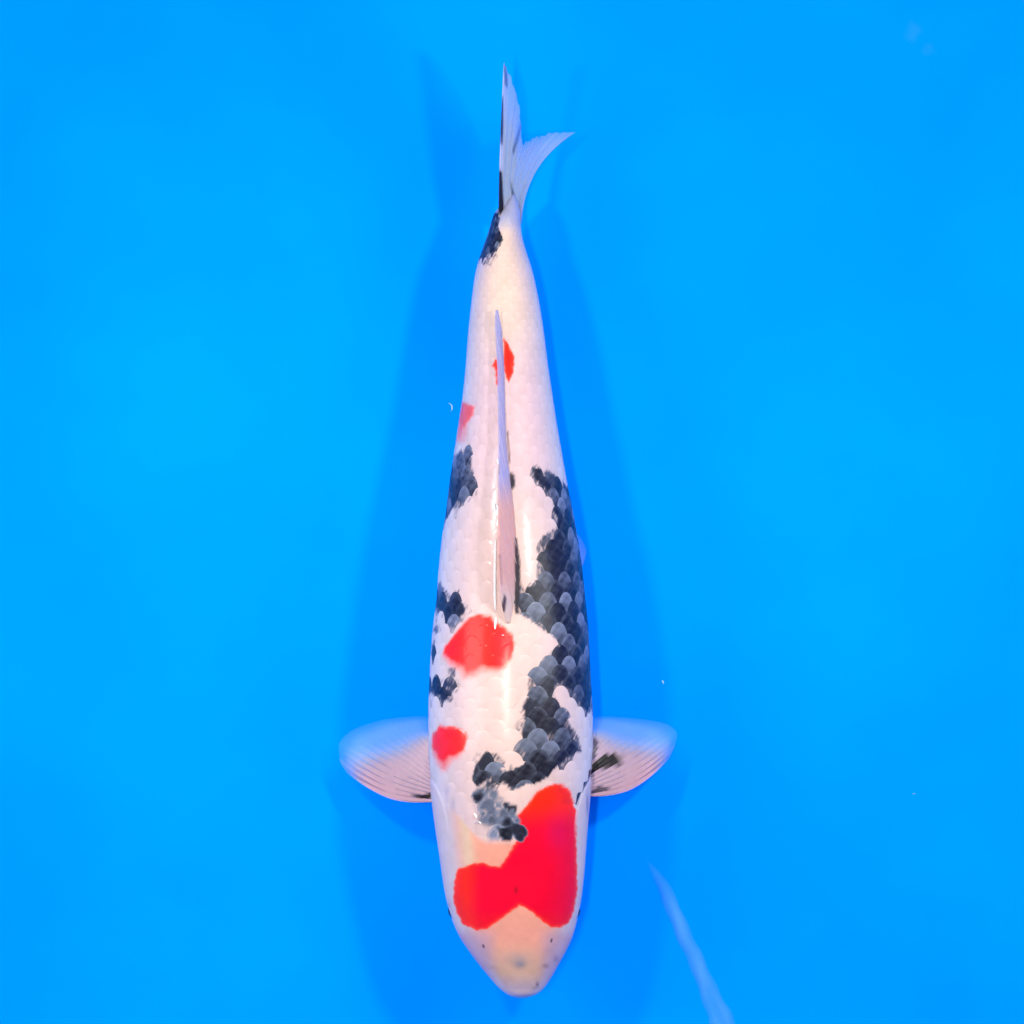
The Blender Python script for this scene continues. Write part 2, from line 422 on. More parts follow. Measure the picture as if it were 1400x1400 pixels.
def skin_colour(p, th):
    """albedo (flanks carry side light) at photo position p (n,2) and girth angle th"""
    x, y = p[..., 0], p[..., 1]
    a = np.abs(th)
    base = np.broadcast_to(np.array([.505, .378, .368]), p.shape[:-1] + (3,)).copy()
    base = lerp(base, [.55, .48, .44], sm(a, .5, 1.4))  # flanks lightened in the colour, for light from the sides
    base = lerp(base, [.62, .41, .35], (1 - sm(a, .2, 1.0)) * .45 * sm(y, 640, 760))
    base = lerp(base, [.62, .45, .35], (1 - sm(a, .4, 1.3)) * (1 - sm(y, 400, 560)) * .9)
    base = lerp(base, [.60, .39, .42], (1 - sm(a, .2, 1.2)) * sm(y, 430, 520) * (1 - sm(y, 620, 700)) * .45)
    base = base * (1 + .035 * wob(x, y, .09, 1.0))[..., None]
    # head: bare skin, bone colour showing through
    yh = 1150 - 46 * sm(a, .3, .9) - 50 * sm(a, .9, 1.4)
    head = sm(y, yh - 5, yh + 8)
    hc = np.broadcast_to(np.array([.66, .27, .18]), p.shape[:-1] + (3,)).copy()
    hc = lerp(hc, [.54, .33, .19], sm(y, 1275, 1330) * .85)
    hc = lerp(hc, [.50, .36, .33], sm(y, 1325, 1362))
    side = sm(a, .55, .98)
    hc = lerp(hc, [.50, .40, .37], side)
    hc = lerp(hc, [.56, .42, .27], np.exp(-((a - .62) / .12) ** 2) * (1 - sm(y, 1175, 1215)) * .8)
    hc = lerp(hc, [.44, .27, .29], sm(np.abs(x - 708), 22, 48) * sm(y, 1262, 1285) * .8)
    hc = hc * (1 + .04 * wob(x, y, .12, 5.0))[..., None]
    base = lerp(base, hc, head)
    base = lerp(base, [.30, .33, .45], (1 - sm(y, 296, 322)) * .8)
    # faint smudges of the head
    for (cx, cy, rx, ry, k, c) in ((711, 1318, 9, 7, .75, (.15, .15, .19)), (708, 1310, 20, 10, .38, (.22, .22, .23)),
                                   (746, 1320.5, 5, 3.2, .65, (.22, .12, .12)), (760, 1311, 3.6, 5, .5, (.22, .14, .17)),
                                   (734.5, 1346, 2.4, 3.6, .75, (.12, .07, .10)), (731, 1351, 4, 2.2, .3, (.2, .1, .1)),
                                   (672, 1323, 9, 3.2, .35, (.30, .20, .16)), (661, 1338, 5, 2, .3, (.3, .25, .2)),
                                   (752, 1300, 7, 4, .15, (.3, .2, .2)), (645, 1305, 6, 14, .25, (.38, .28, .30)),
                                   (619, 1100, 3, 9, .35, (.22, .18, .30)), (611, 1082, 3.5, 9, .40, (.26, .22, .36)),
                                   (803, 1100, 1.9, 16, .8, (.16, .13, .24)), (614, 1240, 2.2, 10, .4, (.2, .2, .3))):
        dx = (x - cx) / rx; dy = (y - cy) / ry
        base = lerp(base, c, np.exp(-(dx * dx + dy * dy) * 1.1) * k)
    return base

def red_colour(p, scale_rand=None):
    x, y = p[..., 0], p[..., 1]
    deep = np.array([.70, .0003, .020]); orange = np.array([.78, .016, .003])
    c = np.broadcast_to(deep, p.shape[:-1] + (3,)).copy()
    k = np.ones_like(x)
    k = k * (1 - sm(y, 1092, 1140) * (1 - .6 * (1 - sm(x, 620, 660))))      # front of the head deep crimson
    k = np.where(y < 1060, .75 - .45 * sm(x, 660, 695) * sm(y, 850, 870), k)
    k = np.where(y > 1150, k + .8 * (1 - sm(x, 628, 662)) + .35 * sm(y, 1240, 1268), k)
    c = lerp(c, orange, np.clip(k, 0, 1))
    c = lerp(c, [.56, .002, .05], np.exp(-(((x - 762) / 16) ** 2 + ((y - 1138) / 22) ** 2)) * .8 * (y < 1200))
    return c * (1 + .03 * wob(x, y, .08, 9.0))[..., None]

def apply_red(base, p, extra_soft=0.0, shift=None):
    q = p + np.stack([wob(p[..., 0], p[..., 1], .35, 2.0), wob(p[..., 0], p[..., 1], .33, 4.0)], -1) * 1.1
    if shift is not None: q = q + shift
    rc = red_colour(p)
    for i, poly in enumerate(HI):
        soft = HI_SOFT[i]
        s = sdf(poly, q)
        # the head-side edges of body patches fade under the scales
        if i in (1, 2, 5):
            cy = np.mean([v[1] for v in poly])
            soft = soft + 11 * sm(p[..., 1], cy + 2, cy + 28) * (1 - .6 * sm(p[..., 0], 660, 690))
        m = np.clip(.5 - s / soft, 0, 1)
        edge = np.exp(-(s / 3.0) ** 2) * .35
        col = lerp(rc, [.85, .09, .03], edge)
        if i == 5: m = m * .8
        base = lerp(base, col, m)
    return base

def apply_sumi(base, d, tint=None):
    """d 0..1 density of black pigment; mid densities give blue grey"""
    grey = np.array([.095, .120, .185]); black = np.array([.012, .013, .024])
    c = lerp(np.broadcast_to(grey, base.shape).copy(), black, sm(d, .5, .95))
    return lerp(base, c, sm(d, .05, .55))

# ---------------------------------------------------------------- the koi: body mesh
koi = bpy.data.objects.new('koi', None)
COL.objects.link(koi)
tag(koi, 'white koi with a crimson head patch, red spots and black scaled blotches, in blue tank', 'fish')

ys = np.concatenate([np.arange(266, 1040, 3.0), np.arange(1040, 1340, 1.25), np.arange(1340, 1363.9, .6), [1363.95]])
nth = 240
tt = np.linspace(-math.pi, math.pi, nth, endpoint=False)
# more vertices on the upper side
th = tt - .35 * np.sin(tt)
YY, TH = np.meshgrid(ys, th, indexing='ij')
Vb = body_s(YY, TH)
pp = proj(Vb)
colr = skin_colour(pp, TH)
colr = apply_red(colr, pp)
top = (np.abs(TH) < 1.7)
d = sumi_field(pp) * top
colr = np.where(top[..., None], colr, skin_colour(np.stack([pp[..., 0] * 0 + 700, np.minimum(pp[..., 1], 1100)], -1), TH) * .98)
colr = apply_sumi(colr, d)
gd = pm([(806,1048),(810,1056),(803,1068),(795,1082),(788,1100),(784,1097),(792,1080),(799,1066)], pp, 1.6) * top
colr = apply_sumi(colr, gd * .95)
spot = np.exp(-(((pp[..., 0] - 705.5) / 2.2) ** 2 + ((pp[..., 1] - 1217) / 5) ** 2)) * top * .7
colr = lerp(colr, [.16, .003, .01], spot)
Fb = grid_faces(len(ys), nth, True)
nv = len(ys) * nth
Vl = list(Vb.reshape(-1, 3)); Cl = list(colr.reshape(-1, 3))
Vl.append(Vb[0].mean(0)); Cl.append(Cl[0])
Vl.append(Vb[-1].mean(0)); Cl.append(Cl[-1])
for j in range(nth):
    Fb.append((nv, (j + 1) % nth, j))
    Fb.append((nv + 1, nv - nth + j, nv - nth + (j + 1) % nth))
body = make_mesh('body', Vl, Fb, M_SKIN, koi, col=np.array(Cl))

# ---------------------------------------------------------------- the koi: scales
def row_positions():
    y = 1176.0; out = []
    while y > 298:
        p_ = 13.5 + 15.0 * float(sm(np.array(y), 300, 640))
        out.append((y, p_)); y -= p_
    return out
rows = row_positions()
DT = math.radians(9.3)
NC = 14
GA, GT = 13, 13
aa = np.linspace(-1, 1, GA); ts = np.linspace(0, 1, GT)
tcurve = 1 - (1 - ts) ** 1.6
A, T = np.meshgrid(aa, tcurve, indexing='xy')   # T rows, A cols
bases = []
for ic in range(-NC, NC + 1):
    for ir, (yb, pit) in enumerate(rows):
        y0 = yb - (pit * .5 if ic % 2 else 0)
        th0 = ic * DT + random.uniform(-.010, .010)
        y0 += random.uniform(-.8, .8)
        a_ = abs(th0)
        yh = 1158 - 46 * float(sm(np.array(a_), .3, .9)) - 50 * float(sm(np.array(a_), .9, 1.4))
        L_ = pit * random.uniform(1.36, 1.48)
        if th0 > .10 and y0 > 1118 and a_ < .95: continue
        if th0 > .0 and y0 > 1146: continue
        if y0 > yh + 5 or y0 - L_ < 292: continue
        bases.append((y0, th0, L_, random.random(), random.random()))
B_ = np.array(bases)
Y0_, T0_, L0_, R1_, R2_ = (B_[:, k][:, None, None] for k in range(5))
W_ = DT * .93
w_ = np.where(T < .42, .86 + .14 * T / .42, np.sqrt(np.clip(1 - ((T - .42) / .58) ** 2, 0, 1)))
yy = Y0_ - T * L0_
tt_ = T0_ + (A * w_ * W_)
yy = np.broadcast_to(yy, tt_.shape)
p3 = body_s(yy, tt_); n3 = body_n(yy, tt_)
rad = (Rf(Y0_) - Lf(Y0_)) / 222.0
lift = (-.00010 + .00040 * T + .00008 * (1 - A ** 2) * T) * (0.45 + .55 * rad)
p3 = p3 + n3 * lift[..., None]
q = proj(p3)
ec = proj(body_s(Y0_[:, 0, 0] - .80 * L0_[:, 0, 0], T0_[:, 0, 0]))
probe = np.stack([ec, ec + [3, 0], ec - [3, 0], ec + [0, 3.5], ec - [0, 3.5]], 1)
aT = np.abs(T0_[:, 0, 0])
ds = sumi_field(probe).mean(1) * np.where(aT < 1.75, 1, .3) * (aT < 1.9)
DS = ds[:, None, None]
c_ = skin_colour(q, tt_)
c_ = c_ * (1 + .05 * (R1_ - .5) + .06 * (T - .7) - .06 * (np.abs(A * w_) ** 2) + .05 * sm(T, .82, 1.0))[..., None]
redv = 1 + .14 * (R2_ - .5) - .10 * (1 - sm(T, .4, .9))
shift = np.stack(np.broadcast_arrays((R1_ - .5) * 1.6, (R2_ - .5) * 1.6), -1)
c_ = apply_red(c_, q, shift=shift)
isred = (c_[..., 1] < .12)[..., None]
c_ = np.where(isred, c_ * redv[..., None], c_)
dv = sumi_field(q) * (aT < 1.75)[:, None, None]
vw = np.where(Y0_ < 1070, .45, .88)
dens = np.clip((1 - vw) * DS + vw * dv, 0, 1)
wn = wob(q[..., 0], q[..., 1], .33, R1_ * 9)
cover = sm(dens + .12 * wn + .14 * wob(q[..., 0], q[..., 1], 1.1, 3.0), .22, .56)
big = (ds > .40) & (ec[:, 0] > 640) & (ec[:, 1] > 620)
pg = np.where(big, np.where(aT < .7, .25, .14), .08)[:, None, None]
rim = sm(np.sqrt((A * .95) ** 2 * (T > .4) + np.clip((T - .4) / .6, 0, 1) ** 2), .70, 1.0)
k1 = .14 + .40 * (1 - sm(T, .42, .75)) + .26 * wn + .2 * R1_ - .16 * rim
k2 = .64 + .30 * wn - .20 * rim + .2 * (1 - sm(T, .4, .7))
k3 = .96 + .12 * wn - .18 * rim * R1_
kb = np.where(R2_ < pg, k1, np.where(R2_ < pg + .22, k2, k3))
kb = np.clip(np.minimum(kb, .15 + 1.15 * dens), 0, 1)
nape = sm(q[..., 1], 1072, 1084)
kb = kb * (1 - nape) + np.clip(sm(dv, .42, .90) + .18 * wn, 0, 1) * nape
cover = cover * (1 - nape) + sm(dv, .12, .45) * nape
tint = np.array([.130, .150, .215]) * (.75 + .5 * R1_[..., None])
ink_ = tint + (np.array([.006, .006, .014]) - tint) * kb[..., None]
use = ((DS > .05) | (dv.max(axis=(1, 2), keepdims=True) > .05))
c_ = lerp(c_, ink_, cover * use)
CRISP = [([(702,735),(707,738),(711,765),(712,800),(709,838),(704,840),(702,800)], .95), ([(697,646),(701,647),(704,656),(703,667),(699,670),(696,660)], .95), ([(692.5,588),(695,590),(698,632),(695.5,634)], .75)]
for poly, k in CRISP:
    m_c = pm(poly, q, 2.0) * k
    c_ = lerp(c_, [.012, .010, .02], m_c)
area = np.abs(q[..., -1, 0] - q[..., 0, 0]).max(1) * L0_[:, 0, 0]
redf = (c_[..., 1] < .1).mean(axis=(1, 2))
fine = (dv.max(axis=(1, 2)) > .05) | (c_[..., 1] < .25).any(axis=(1, 2))
cand = []
for k in range(len(bases)):
    st = 1 if fine[k] else 2
    cand.append(dict(v=p3[k, ::st, ::st].reshape(-1, 3), c=c_[k, ::st, ::st].reshape(-1, 3), n=(GA - 1) // st + 1,
                     area=area[k], dark=ds[k], vis=aT[k] < 1.45, red=redf[k]))
FS = {13: grid_faces(13, 13), 7: grid_faces(7, 7)}
order = sorted(range(len(cand)), key=lambda i: -(cand[i]['area'] * (3.0 if cand[i]['dark'] > .25 or cand[i]['red'] > .4 else 1.0) * (1 if cand[i]['vis'] else 0)))
single = set(order[:298])
rv = []; rc_ = []; rf = []
for i, s_ in enumerate(cand):
    if i in single:
        o = make_mesh('scale', s_['v'], FS[s_['n']], M_SCALE, koi, col=s_['c'])
        if s_['dark'] > .6: o['label'] = 'black pigmented scale'
        elif s_['red'] > .6: o['label'] = 'red pigmented scale'
    else:
        off = len(rv)
        rv += list(s_['v']); rc_ += list(s_['c'])
        rf += [tuple(k + off for k in f_) for f_ in FS[s_['n']]]
rest = make_mesh('scale_cover', rv, rf, M_SCALE, koi, col=np.array(rc_))
rest['kind'] = 'stuff'
rest['label'] = 'smaller white scales of the flanks and tail root'

# ---------------------------------------------------------------- fins
def bez(a, b, c, t):
    a, b, c = map(np.asarray, (a, b, c))
    return (1 - t) ** 2 * a + 2 * t * (1 - t) * b + t * t * c

def fin_surface(fn, ns, nt_, colf, opaf, name, parent, thick=.0005):
    """fn(s,t)->world point ; two skins joined at the border"""
    ss = np.linspace(0, 1, ns); tt2 = np.linspace(0, 1, nt_)
    pts = np.array([[fn(s, t) for t in tt2] for s in ss])
    du = np.gradient(pts, axis=0); dv = np.gradient(pts, axis=1)
    n = np.cross(du, dv); n /= np.linalg.norm(n, axis=-1, keepdims=True) + 1e-12
    V = np.concatenate([(pts + n * thick / 2).reshape(-1, 3), (pts - n * thick / 2).reshape(-1, 3)])
    c = np.array([[colf(s, t, pts[i, j]) for j, t in enumerate(tt2)] for i, s in enumerate(ss)]).reshape(-1, 3)
    o = np.array([[opaf(s, t) for t in tt2] for s in ss]).reshape(-1)
    N = ns * nt_
    F = grid_faces(ns, nt_) + [tuple(reversed(f_)) for f_ in grid_faces(ns, nt_, off=N)]
    border = [i * nt_ for i in range(ns)] + [(ns - 1) * nt_ + j for j in range(1, nt_)] + [i * nt_ + nt_ - 1 for i in range(ns - 2, -1, -1)] + [j for j in range(nt_ - 2, 0, -1)]
    for k in range(len(border)):
        a_, b_ = border[k], border[(k + 1) % len(border)]
        F.append((a_, b_, b_ + N, a_ + N))
    o1 = 1 - np.sqrt(np.clip(1 - o, 0, 1))        # two skins multiply
    return make_mesh(name, V, F, M_FIN, parent, col=np.concatenate([c, c]), opa=np.concatenate([o1, o1]))

def ray_strip(path, radf, colf, opaf, up, parent, name='fin_ray', sides=6, flat=.45, smooth=True):
    """tapered flattened rod along path (n,3)"""
    path = np.array(path); n = len(path)
    tan = np.gradient(path, axis=0); tan /= np.linalg.norm(tan, axis=-1, keepdims=True) + 1e-12
    V = []; C = []; O = []
    for i in range(n):
        t = i / (n - 1)
        u = np.asarray(up, float); side = np.cross(tan[i], u); side /= np.linalg.norm(side) + 1e-12
        nn = np.cross(side, tan[i])
        r = radf(t)
        for k in range(sides):
            a_ = 2 * math.pi * k / sides
            V.append(path[i] + side * math.cos(a_) * r + nn * math.sin(a_) * r * flat)
            C.append(colf(t, path[i])); O.append(opaf(t))
    F = grid_faces(n, sides, True)
    F.append(tuple(range(sides))); F.append(tuple(reversed([(n - 1) * sides + k for k in range(sides)])))
    oo = 1 - np.sqrt(np.clip(1 - np.array(O), 0, 1))
    return make_mesh(name, V, F, M_RAY, parent, col=np.array(C), opa=oo, smooth=smooth)

def ip(keys, vals):
    keys = np.array(keys, float); vals = np.array(vals, float)
    fs = [hermite(keys, vals[:, k]) for k in range(vals.shape[1])]
    return lambda s: np.array([float(f_(s)) for f_ in fs])

# pectoral fins
def pectoral(side):
    if side < 0:
        base = ip([0, .5, 1], [(596, 1096), (597, 1066), (597, 1024)])
        ctrl = ip([0, .15, .3, .5, .75, 1], [(530, 1103), (535, 1085), (545, 1066), (556, 1042), (572, 1016), (592, 1000)])
        end = ip([0, .1, .25, .4, .55, .7, .85, 1], [(474, 1056), (465, 1040), (463, 1020), (476, 1002), (502, 990), (530, 983), (560, 980), (594, 978)])
        ink = [([(566, 1088), (592, 1084), (594, 1092), (574, 1092)], 1.0)]
        sgn = -1
    else:
        base = ip([0, .5, 1], [(802, 1089), (801, 1060), (801, 1022)])
        ctrl = ip([0, .15, .3, .5, .75, 1], [(868, 1091), (862, 1074), (850, 1056), (838, 1032), (822, 1008), (808, 996)])
        end = ip([0, .1, .25, .4, .55, .7, .85, 1], [(915, 1036), (922, 1020), (926, 1004), (914, 991), (890, 985), (865, 982), (838, 980), (804, 979)])
        ink = [([(800, 1066), (806, 1050), (812, 1040), (817, 1036), (823, 1033), (829, 1029), (834, 1032), (841, 1031), (842, 1034), (850, 1034), (853, 1042), (848, 1046), (836, 1048), (822, 1051), (812, 1056), (806, 1062)], 1.0),
               ([(802, 1012), (817, 1010), (815, 1026), (812, 1040), (806, 1044)], .7),
               ([(808, 1085), (814, 1077), (826, 1075), (833, 1079), (824, 1081), (816, 1084)], .9)]
        sgn = 1
    def pt(s, t, dz=0.0):
        q = bez(base(s), ctrl(s), end(s), t)
        z0 = -.030 - .004 * s
        z1 = -.066 + .010 * s * s
        z = z0 + (z1 - z0) * (t ** 1.4) + .003 * math.sin(t * 3.1)
        z += .00025 * math.cos(s * 2 * math.pi * 15) * min(1, t * 4) * (1 - .6 * t)
        return P(q[0], q[1], z + dz)
    def fade(s, t):
        tf = .82 - .50 * s + .04 * math.sin(s * 9)
        return 1 - float(sm(np.array(t), tf - .10, tf + .26))
    def inked(p3):
        q = proj(np.array([p3]))
        q = q + np.array([[1.2 * math.sin(q[0, 1] * 1.3), .8 * math.sin(q[0, 0] * .9)]])
        return max(float(pm(poly, q, 3.0)[0]) * k for poly, k in ink)
    def colf(s, t, p3):
        c = np.array([.40, .32, .42])
        c = c + (np.array([.48, .72, .78]) - c) * (1 - fade(s, t))
        c = c + (np.array([.52, .30, .34]) - c) * max(0, 1 - s * 4) * .6
        k = inked(p3)
        return c + (np.array([.004, .003, .008]) - c) * k
    def opaf(s, t):
        if t < .6:
            k = inked(pt(s, t))
            if k > .3: return max(.3, k)
        f_ = fade(s, t)
        edge = 1 - float(sm(np.array(t), .84, 1.0)) * .8 * (1 if s > .12 else .4)
        side_ = 1 - float(sm(np.array(s), .86, 1.0)) * .75
        return (.33 + .62 * f_) * edge * side_
    f_o = fin_surface(pt, 61, 34, colf, opaf, 'pectoral_fin', koi)
    for i in range(15):
        s = (i + .5) / 15 * .97
        n = 14
        tt3 = np.linspace(.0, .94 - .0 * s, n)
        path = [pt(s, t, .0004) for t in tt3]
        pink = np.array([.80, .50, .52]) * (1 - s) + np.array([.76, .62, .68]) * s
        def rc2(t, p3, pink=pink, s=s):
            c = pink + (np.array([.48, .66, .76]) - pink) * (1 - fade(s, t * .94))
            k = inked(p3)
            return c + (np.array([.004, .003, .008]) - c) * k
        wmax = (.0020 if s < .6 else .0016)
        ray_strip(path, lambda t, s=s, wmax=wmax: (.0006 + wmax * min(1, t * 2.2)) * (1 - .55 * max(0, t - .55) / .45) * (1.2 if s < .05 else 1),
                  rc2, lambda t, s=s: max((.82 * fade(s, t * .94) + .04) * (1 - float(sm(np.array(t), .80, 1.0)) * .8), inked(pt(s, t * .94)) if t < .6 else 0), (0, 0, 1), f_o, flat=.10, smooth=False)
    return f_o
pectoral(-1)['label'] = 'pale pink pectoral fin with one short black streak at its root'
pectoral(1)['label'] = 'pink pectoral fin with a large ragged black mark at its root'

# pelvic fins, mostly tucked beneath the flanks
def pelvic(side):
    if side > 0:
        b0, b1, e0, e1, c0 = (776, 800), (768, 786), (802, 752), (784, 728), (798, 782)
    else:
        b0, b1, e0, e1, c0 = (622, 800), (628, 786), (602, 752), (618, 728), (608, 782)
    def pt(s, t, dz=0):
        b = np.array(b0) * (1 - s) + np.array(b1) * s
        e = np.array(e0) * (1 - s) + np.array(e1) * s + np.array([0, -6]) * math.sin(s * math.pi)
        c = np.array(c0) * (1 - s) + (np.array(b1) + np.array(e1)) / 2 * s
        q = bez(b, c, e, t)
        return P(q[0], q[1], -.050 - .020 * t + dz)
    fo = fin_surface(pt, 12, 12, lambda s, t, p3: (.55, .46, .60), lambda s, t: .34 * (1 - .7 * t * t), 'pelvic_fin', koi)
    for i in range(7):
        s = (i + .5) / 7
        ray_strip([pt(s, t, .0005) for t in np.linspace(0, .9, 8)], lambda t: .0009 * (1 - .6 * t), lambda t, p3: (.6, .5, .6), lambda t: .35 * (1 - .7 * t), (0, 0, 1), fo)
pelvic(1); pelvic(-1)

# anal fin below the tail root
def anal():
    def pt(s, t, dz=0):
        y = 520 - 45 * s - 48 * t * (1 - .4 * s)
        xx = (float(Lf(y)) + float(Rf(y))) / 2 - 2
        return P(xx + dz * 1000, y, float(ZC(y)) - float(HB(520 - 45 * s)) * .93 - .022 * t * (1 - .35 * s))
    fo = fin_surface(pt, 12, 10, lambda s, t, p3: (.6, .5, .55), lambda s, t: .8 - .4 * t, 'anal_fin', koi)
anal()

# dorsal fin: laid over to the left, rays swept back
dyk = [424, 440, 460, 500, 550, 600, 650, 700, 750, 800, 830, 852]
dtop = hermite(dyk, [677.5, 677.2, 677.8, 680, 681, 682, 682, 681.5, 681, 682, 687, 693])
dbas = hermite(dyk, [680, 683.5, 686.5, 689.5, 690.5, 692, 697, 703, 706, 705, 702, 698])
dH = hermite(dyk, [.003, .006, .008, .010, .012, .014, .018, .022, .025, .021, .012, .002])
def zback(y): return float(ZC(y)) + float(HT(y))
def dors(s, t, dz=0):
    """s 0 tail .. 1 head ; t 0 base .. 1 free edge"""
    y = 424 + 428 * s
    yb = max(y, 448)
    x = float(dbas(y)) * (1 - t) + float(dtop(y)) * t
    x += 1.1 * math.sin(t * 3.14)
    zb = zback(y) - .0012 if y > 465 else zback(465) - .0012 + (465 - y) * .00002
    z = zb + float(dH(y)) * (t ** .9)
    z += .00045 * math.sin((s * 60 + t * 11)) * t
    return P(x, y, z + dz)
def dcol(s, t, p3):
    y = 424 + 428 * s
    f_ = float(sm(np.array(y), 640, 700))
    c = np.array([.44, .44, .66]) * (1 - f_) + np.array([.74, .42, .36]) * f_
    g = float(sm(np.array(y), 780, 835)); c = c * (1 - g) + np.array([.72, .58, .52]) * g
    q = np.array([[float(dbas(y)) * (1 - t) + float(dtop(y)) * t, y]])
    for poly, k in (([(688.5, 812), (691, 818), (690, 834), (686.5, 843), (684.5, 838), (686, 824)], .96),
                    ([(702.5, 735), (708, 735), (709, 842), (704.5, 842)], .85), ([(694, 600), (699, 600), (702, 668), (698, 668)], .75),
                    ([(679, 634), (681.5, 634), (682.5, 648), (680, 648)], .7), ([(681, 758), (684, 758), (686, 800), (684, 800)], .35)):
        c = c + (np.array([.05, .03, .06]) - c) * float(pm(poly, q, 1.6)[0]) * k
    return c
dorsal = fin_surface(dors, 215, 14, dcol, lambda s, t: (.97 if s > .5 else .86) - .18 * t * (1 - s), 'dorsal_fin', koi, .0007)
for i in range(16):
    s0 = .14 + .84 * (i / 15) ** 1.0
    n = 12
    ts4 = np.linspace(0, .97, n)
    path = [dors(max(0.002, s0 - .20 * t * (1 + .3 * (1 - s0))), t, .0004) for t in ts4]
    fr = i / 15
    c1 = np.array([.50, .50, .70]) * (1 - fr) + np.array([.74, .52, .48]) * fr
    ray_strip(path, lambda t, fr=fr: (.00055 + .0004 * fr) * (1 - .5 * t), lambda t, p3, c1=c1: c1, lambda t: .95, (1, 0, .3), dorsal)

# caudal fin
cend = ip([-1, -.8, -.5, -.2, 0, .2, .4, .6, .8, 1], [(787, 181), (766, 181), (738, 187), (722, 194), (714, 199), (712, 172), (709, 145), (702, 117), (693, 96), (689, 86)])
cctr = ip([-1, -.5, 0, .5, 1], [(715, 226), (708, 228), (701, 240), (692, 215), (683.5, 205)])
cbas = ip([-1, 0, 1], [(712, 306), (698, 303), (682, 306)])
def caud(s, t, dz=0):
    s = s * 2 - 1
    q = bez(cbas(s), cctr(s), cend(s), t)
    q = q + np.array([.7 * math.sin(s * 38), 0]) * min(1, t * 3)
    q = q + (np.array([0, 1.0]) * (2.2 * math.sin(s * 61) + 1.6 * math.sin(s * 23 + 1)) * t ** 4 * (1 - s * s))
    zb = -.026 + .017 * s
    ze = -.030 + (.060 * s if s > 0 else .036 * s)
    return P(q[0], q[1], zb + (ze - zb) * t + dz)
CINK = [([(684, 300), (681, 290), (680, 262), (683, 232), (686, 236), (687, 262), (688.5, 284), (685, 300)], 1.0),
        ([(684.6, 132), (687.5, 132), (688, 170), (687, 197), (684.6, 197), (684, 165)], .95),
        ([(689, 86), (691, 90), (694, 104), (694, 122), (690, 116), (689, 100)], .75),
        ([(711, 166), (713.5, 172), (709, 190), (702, 212), (700, 206), (705, 188)], .62),
        ([(697, 245), (702, 262), (703.5, 276), (699, 268)], .7), ([(716, 255), (712, 268), (709, 290), (710.5, 270)], .4)]
def ccol(s, t, p3):
    c = np.array([.48, .52, .52])
    k0 = 1 - float(sm(np.array(t), .02, .22))
    c = c * (1 - k0) + np.array([.50, .42, .45]) * k0
    if s > .9: c = c * .4 + np.array([.66, .64, .72]) * .6
    q = proj(np.array([p3]))
    for poly, k in CINK:
        c = c + (np.array([.02, .02, .035]) - c) * float(pm(poly, q, 1.8)[0]) * k
    return c
def copa(s, t):
    q = proj(np.array([caud(s, t)]))
    k = max(float(pm(poly, q, 1.8)[0]) * kk for poly, kk in CINK)
    return max(copa0(s, t), k)
def copa0(s, t):
    o_ = .98 - .14 * t
    if s < .5: o_ = .92 - .40 * t - .22 * float(sm(np.array(t), .8, 1.0))
    else: o_ -= .35 * float(sm(np.array(t), .65, 1.0)) * (1 - float(sm(np.array(s), .80, .97)))
    return o_
caudal = fin_surface(caud, 90, 60, ccol, copa, 'caudal_fin', koi, .0006)
caudal['label'] = 'pale forked tail fin with black streaks along its left edge'
for i in range(19):
    s = .02 + .96 * i / 18
    n = 16
    path = [caud(s, t, .0004) for t in np.linspace(0.02, .97, n)]
    ray_strip(path, lambda t: .0009 * (1 - .65 * t), lambda t, p3, s=s: ccol(s, t, p3) * 1.18, lambda t, s=s: .75 * copa(s, t), (0, 0, 1), caudal)

# ---------------------------------------------------------------- gill covers, eyes, nostrils, mouth
def gill(side):
    n1, n2 = 46, 30
    V = []; C = []
    us = np.linspace(-1, 1, n1); vs = np.linspace(-1, 1, n2)
    U, W = np.meshgrid(us, vs, indexing='ij')
    y = 1140 + 78 * U
    hh = np.sqrt(np.clip(1 - U ** 2, 0, 1))
    th_ = math.radians(82) + math.radians(33) * W * hh
    th_ = th_ + math.radians(9) * (U + 1) * .5
    p3 = body_s(y, side * th_); n3 = body_n(y, side * th_)
    rr = np.sqrt(np.clip(U ** 2 + (W * hh) ** 2, 0, 1))
    lift = -.0004 + .0011 * (1 - sm(U, -.9, .6)) * (1 - .75 * sm(rr, .93, 1.0)) + .0006 * (1 - rr)
    lift = np.where(rr > .985, -.0003, lift)
    p3 = p3 + n3 * lift[..., None]
    q = proj(p3)
    c = skin_colour(q, side * th_)
    c = apply_red(c, q)
    edge = np.exp(-((rr - .97) / .05) ** 2) * (1 - sm(U, -.3, .3))
    c = lerp(c, [.50, .48, .60], edge * .4)
    if side > 0:
        gd_ = pm([(806,1048),(811,1056),(803,1070),(795,1084),(788,1102),(783,1098),(792,1080),(799,1066)], q, 1.6)
        c = apply_sumi(c, gd_ * .95)
    make_mesh('gill_cover', p3.reshape(-1, 3), grid_faces(n1, n2), M_SKIN, koi, col=c.reshape(-1, 3))
gill(-1); gill(1)

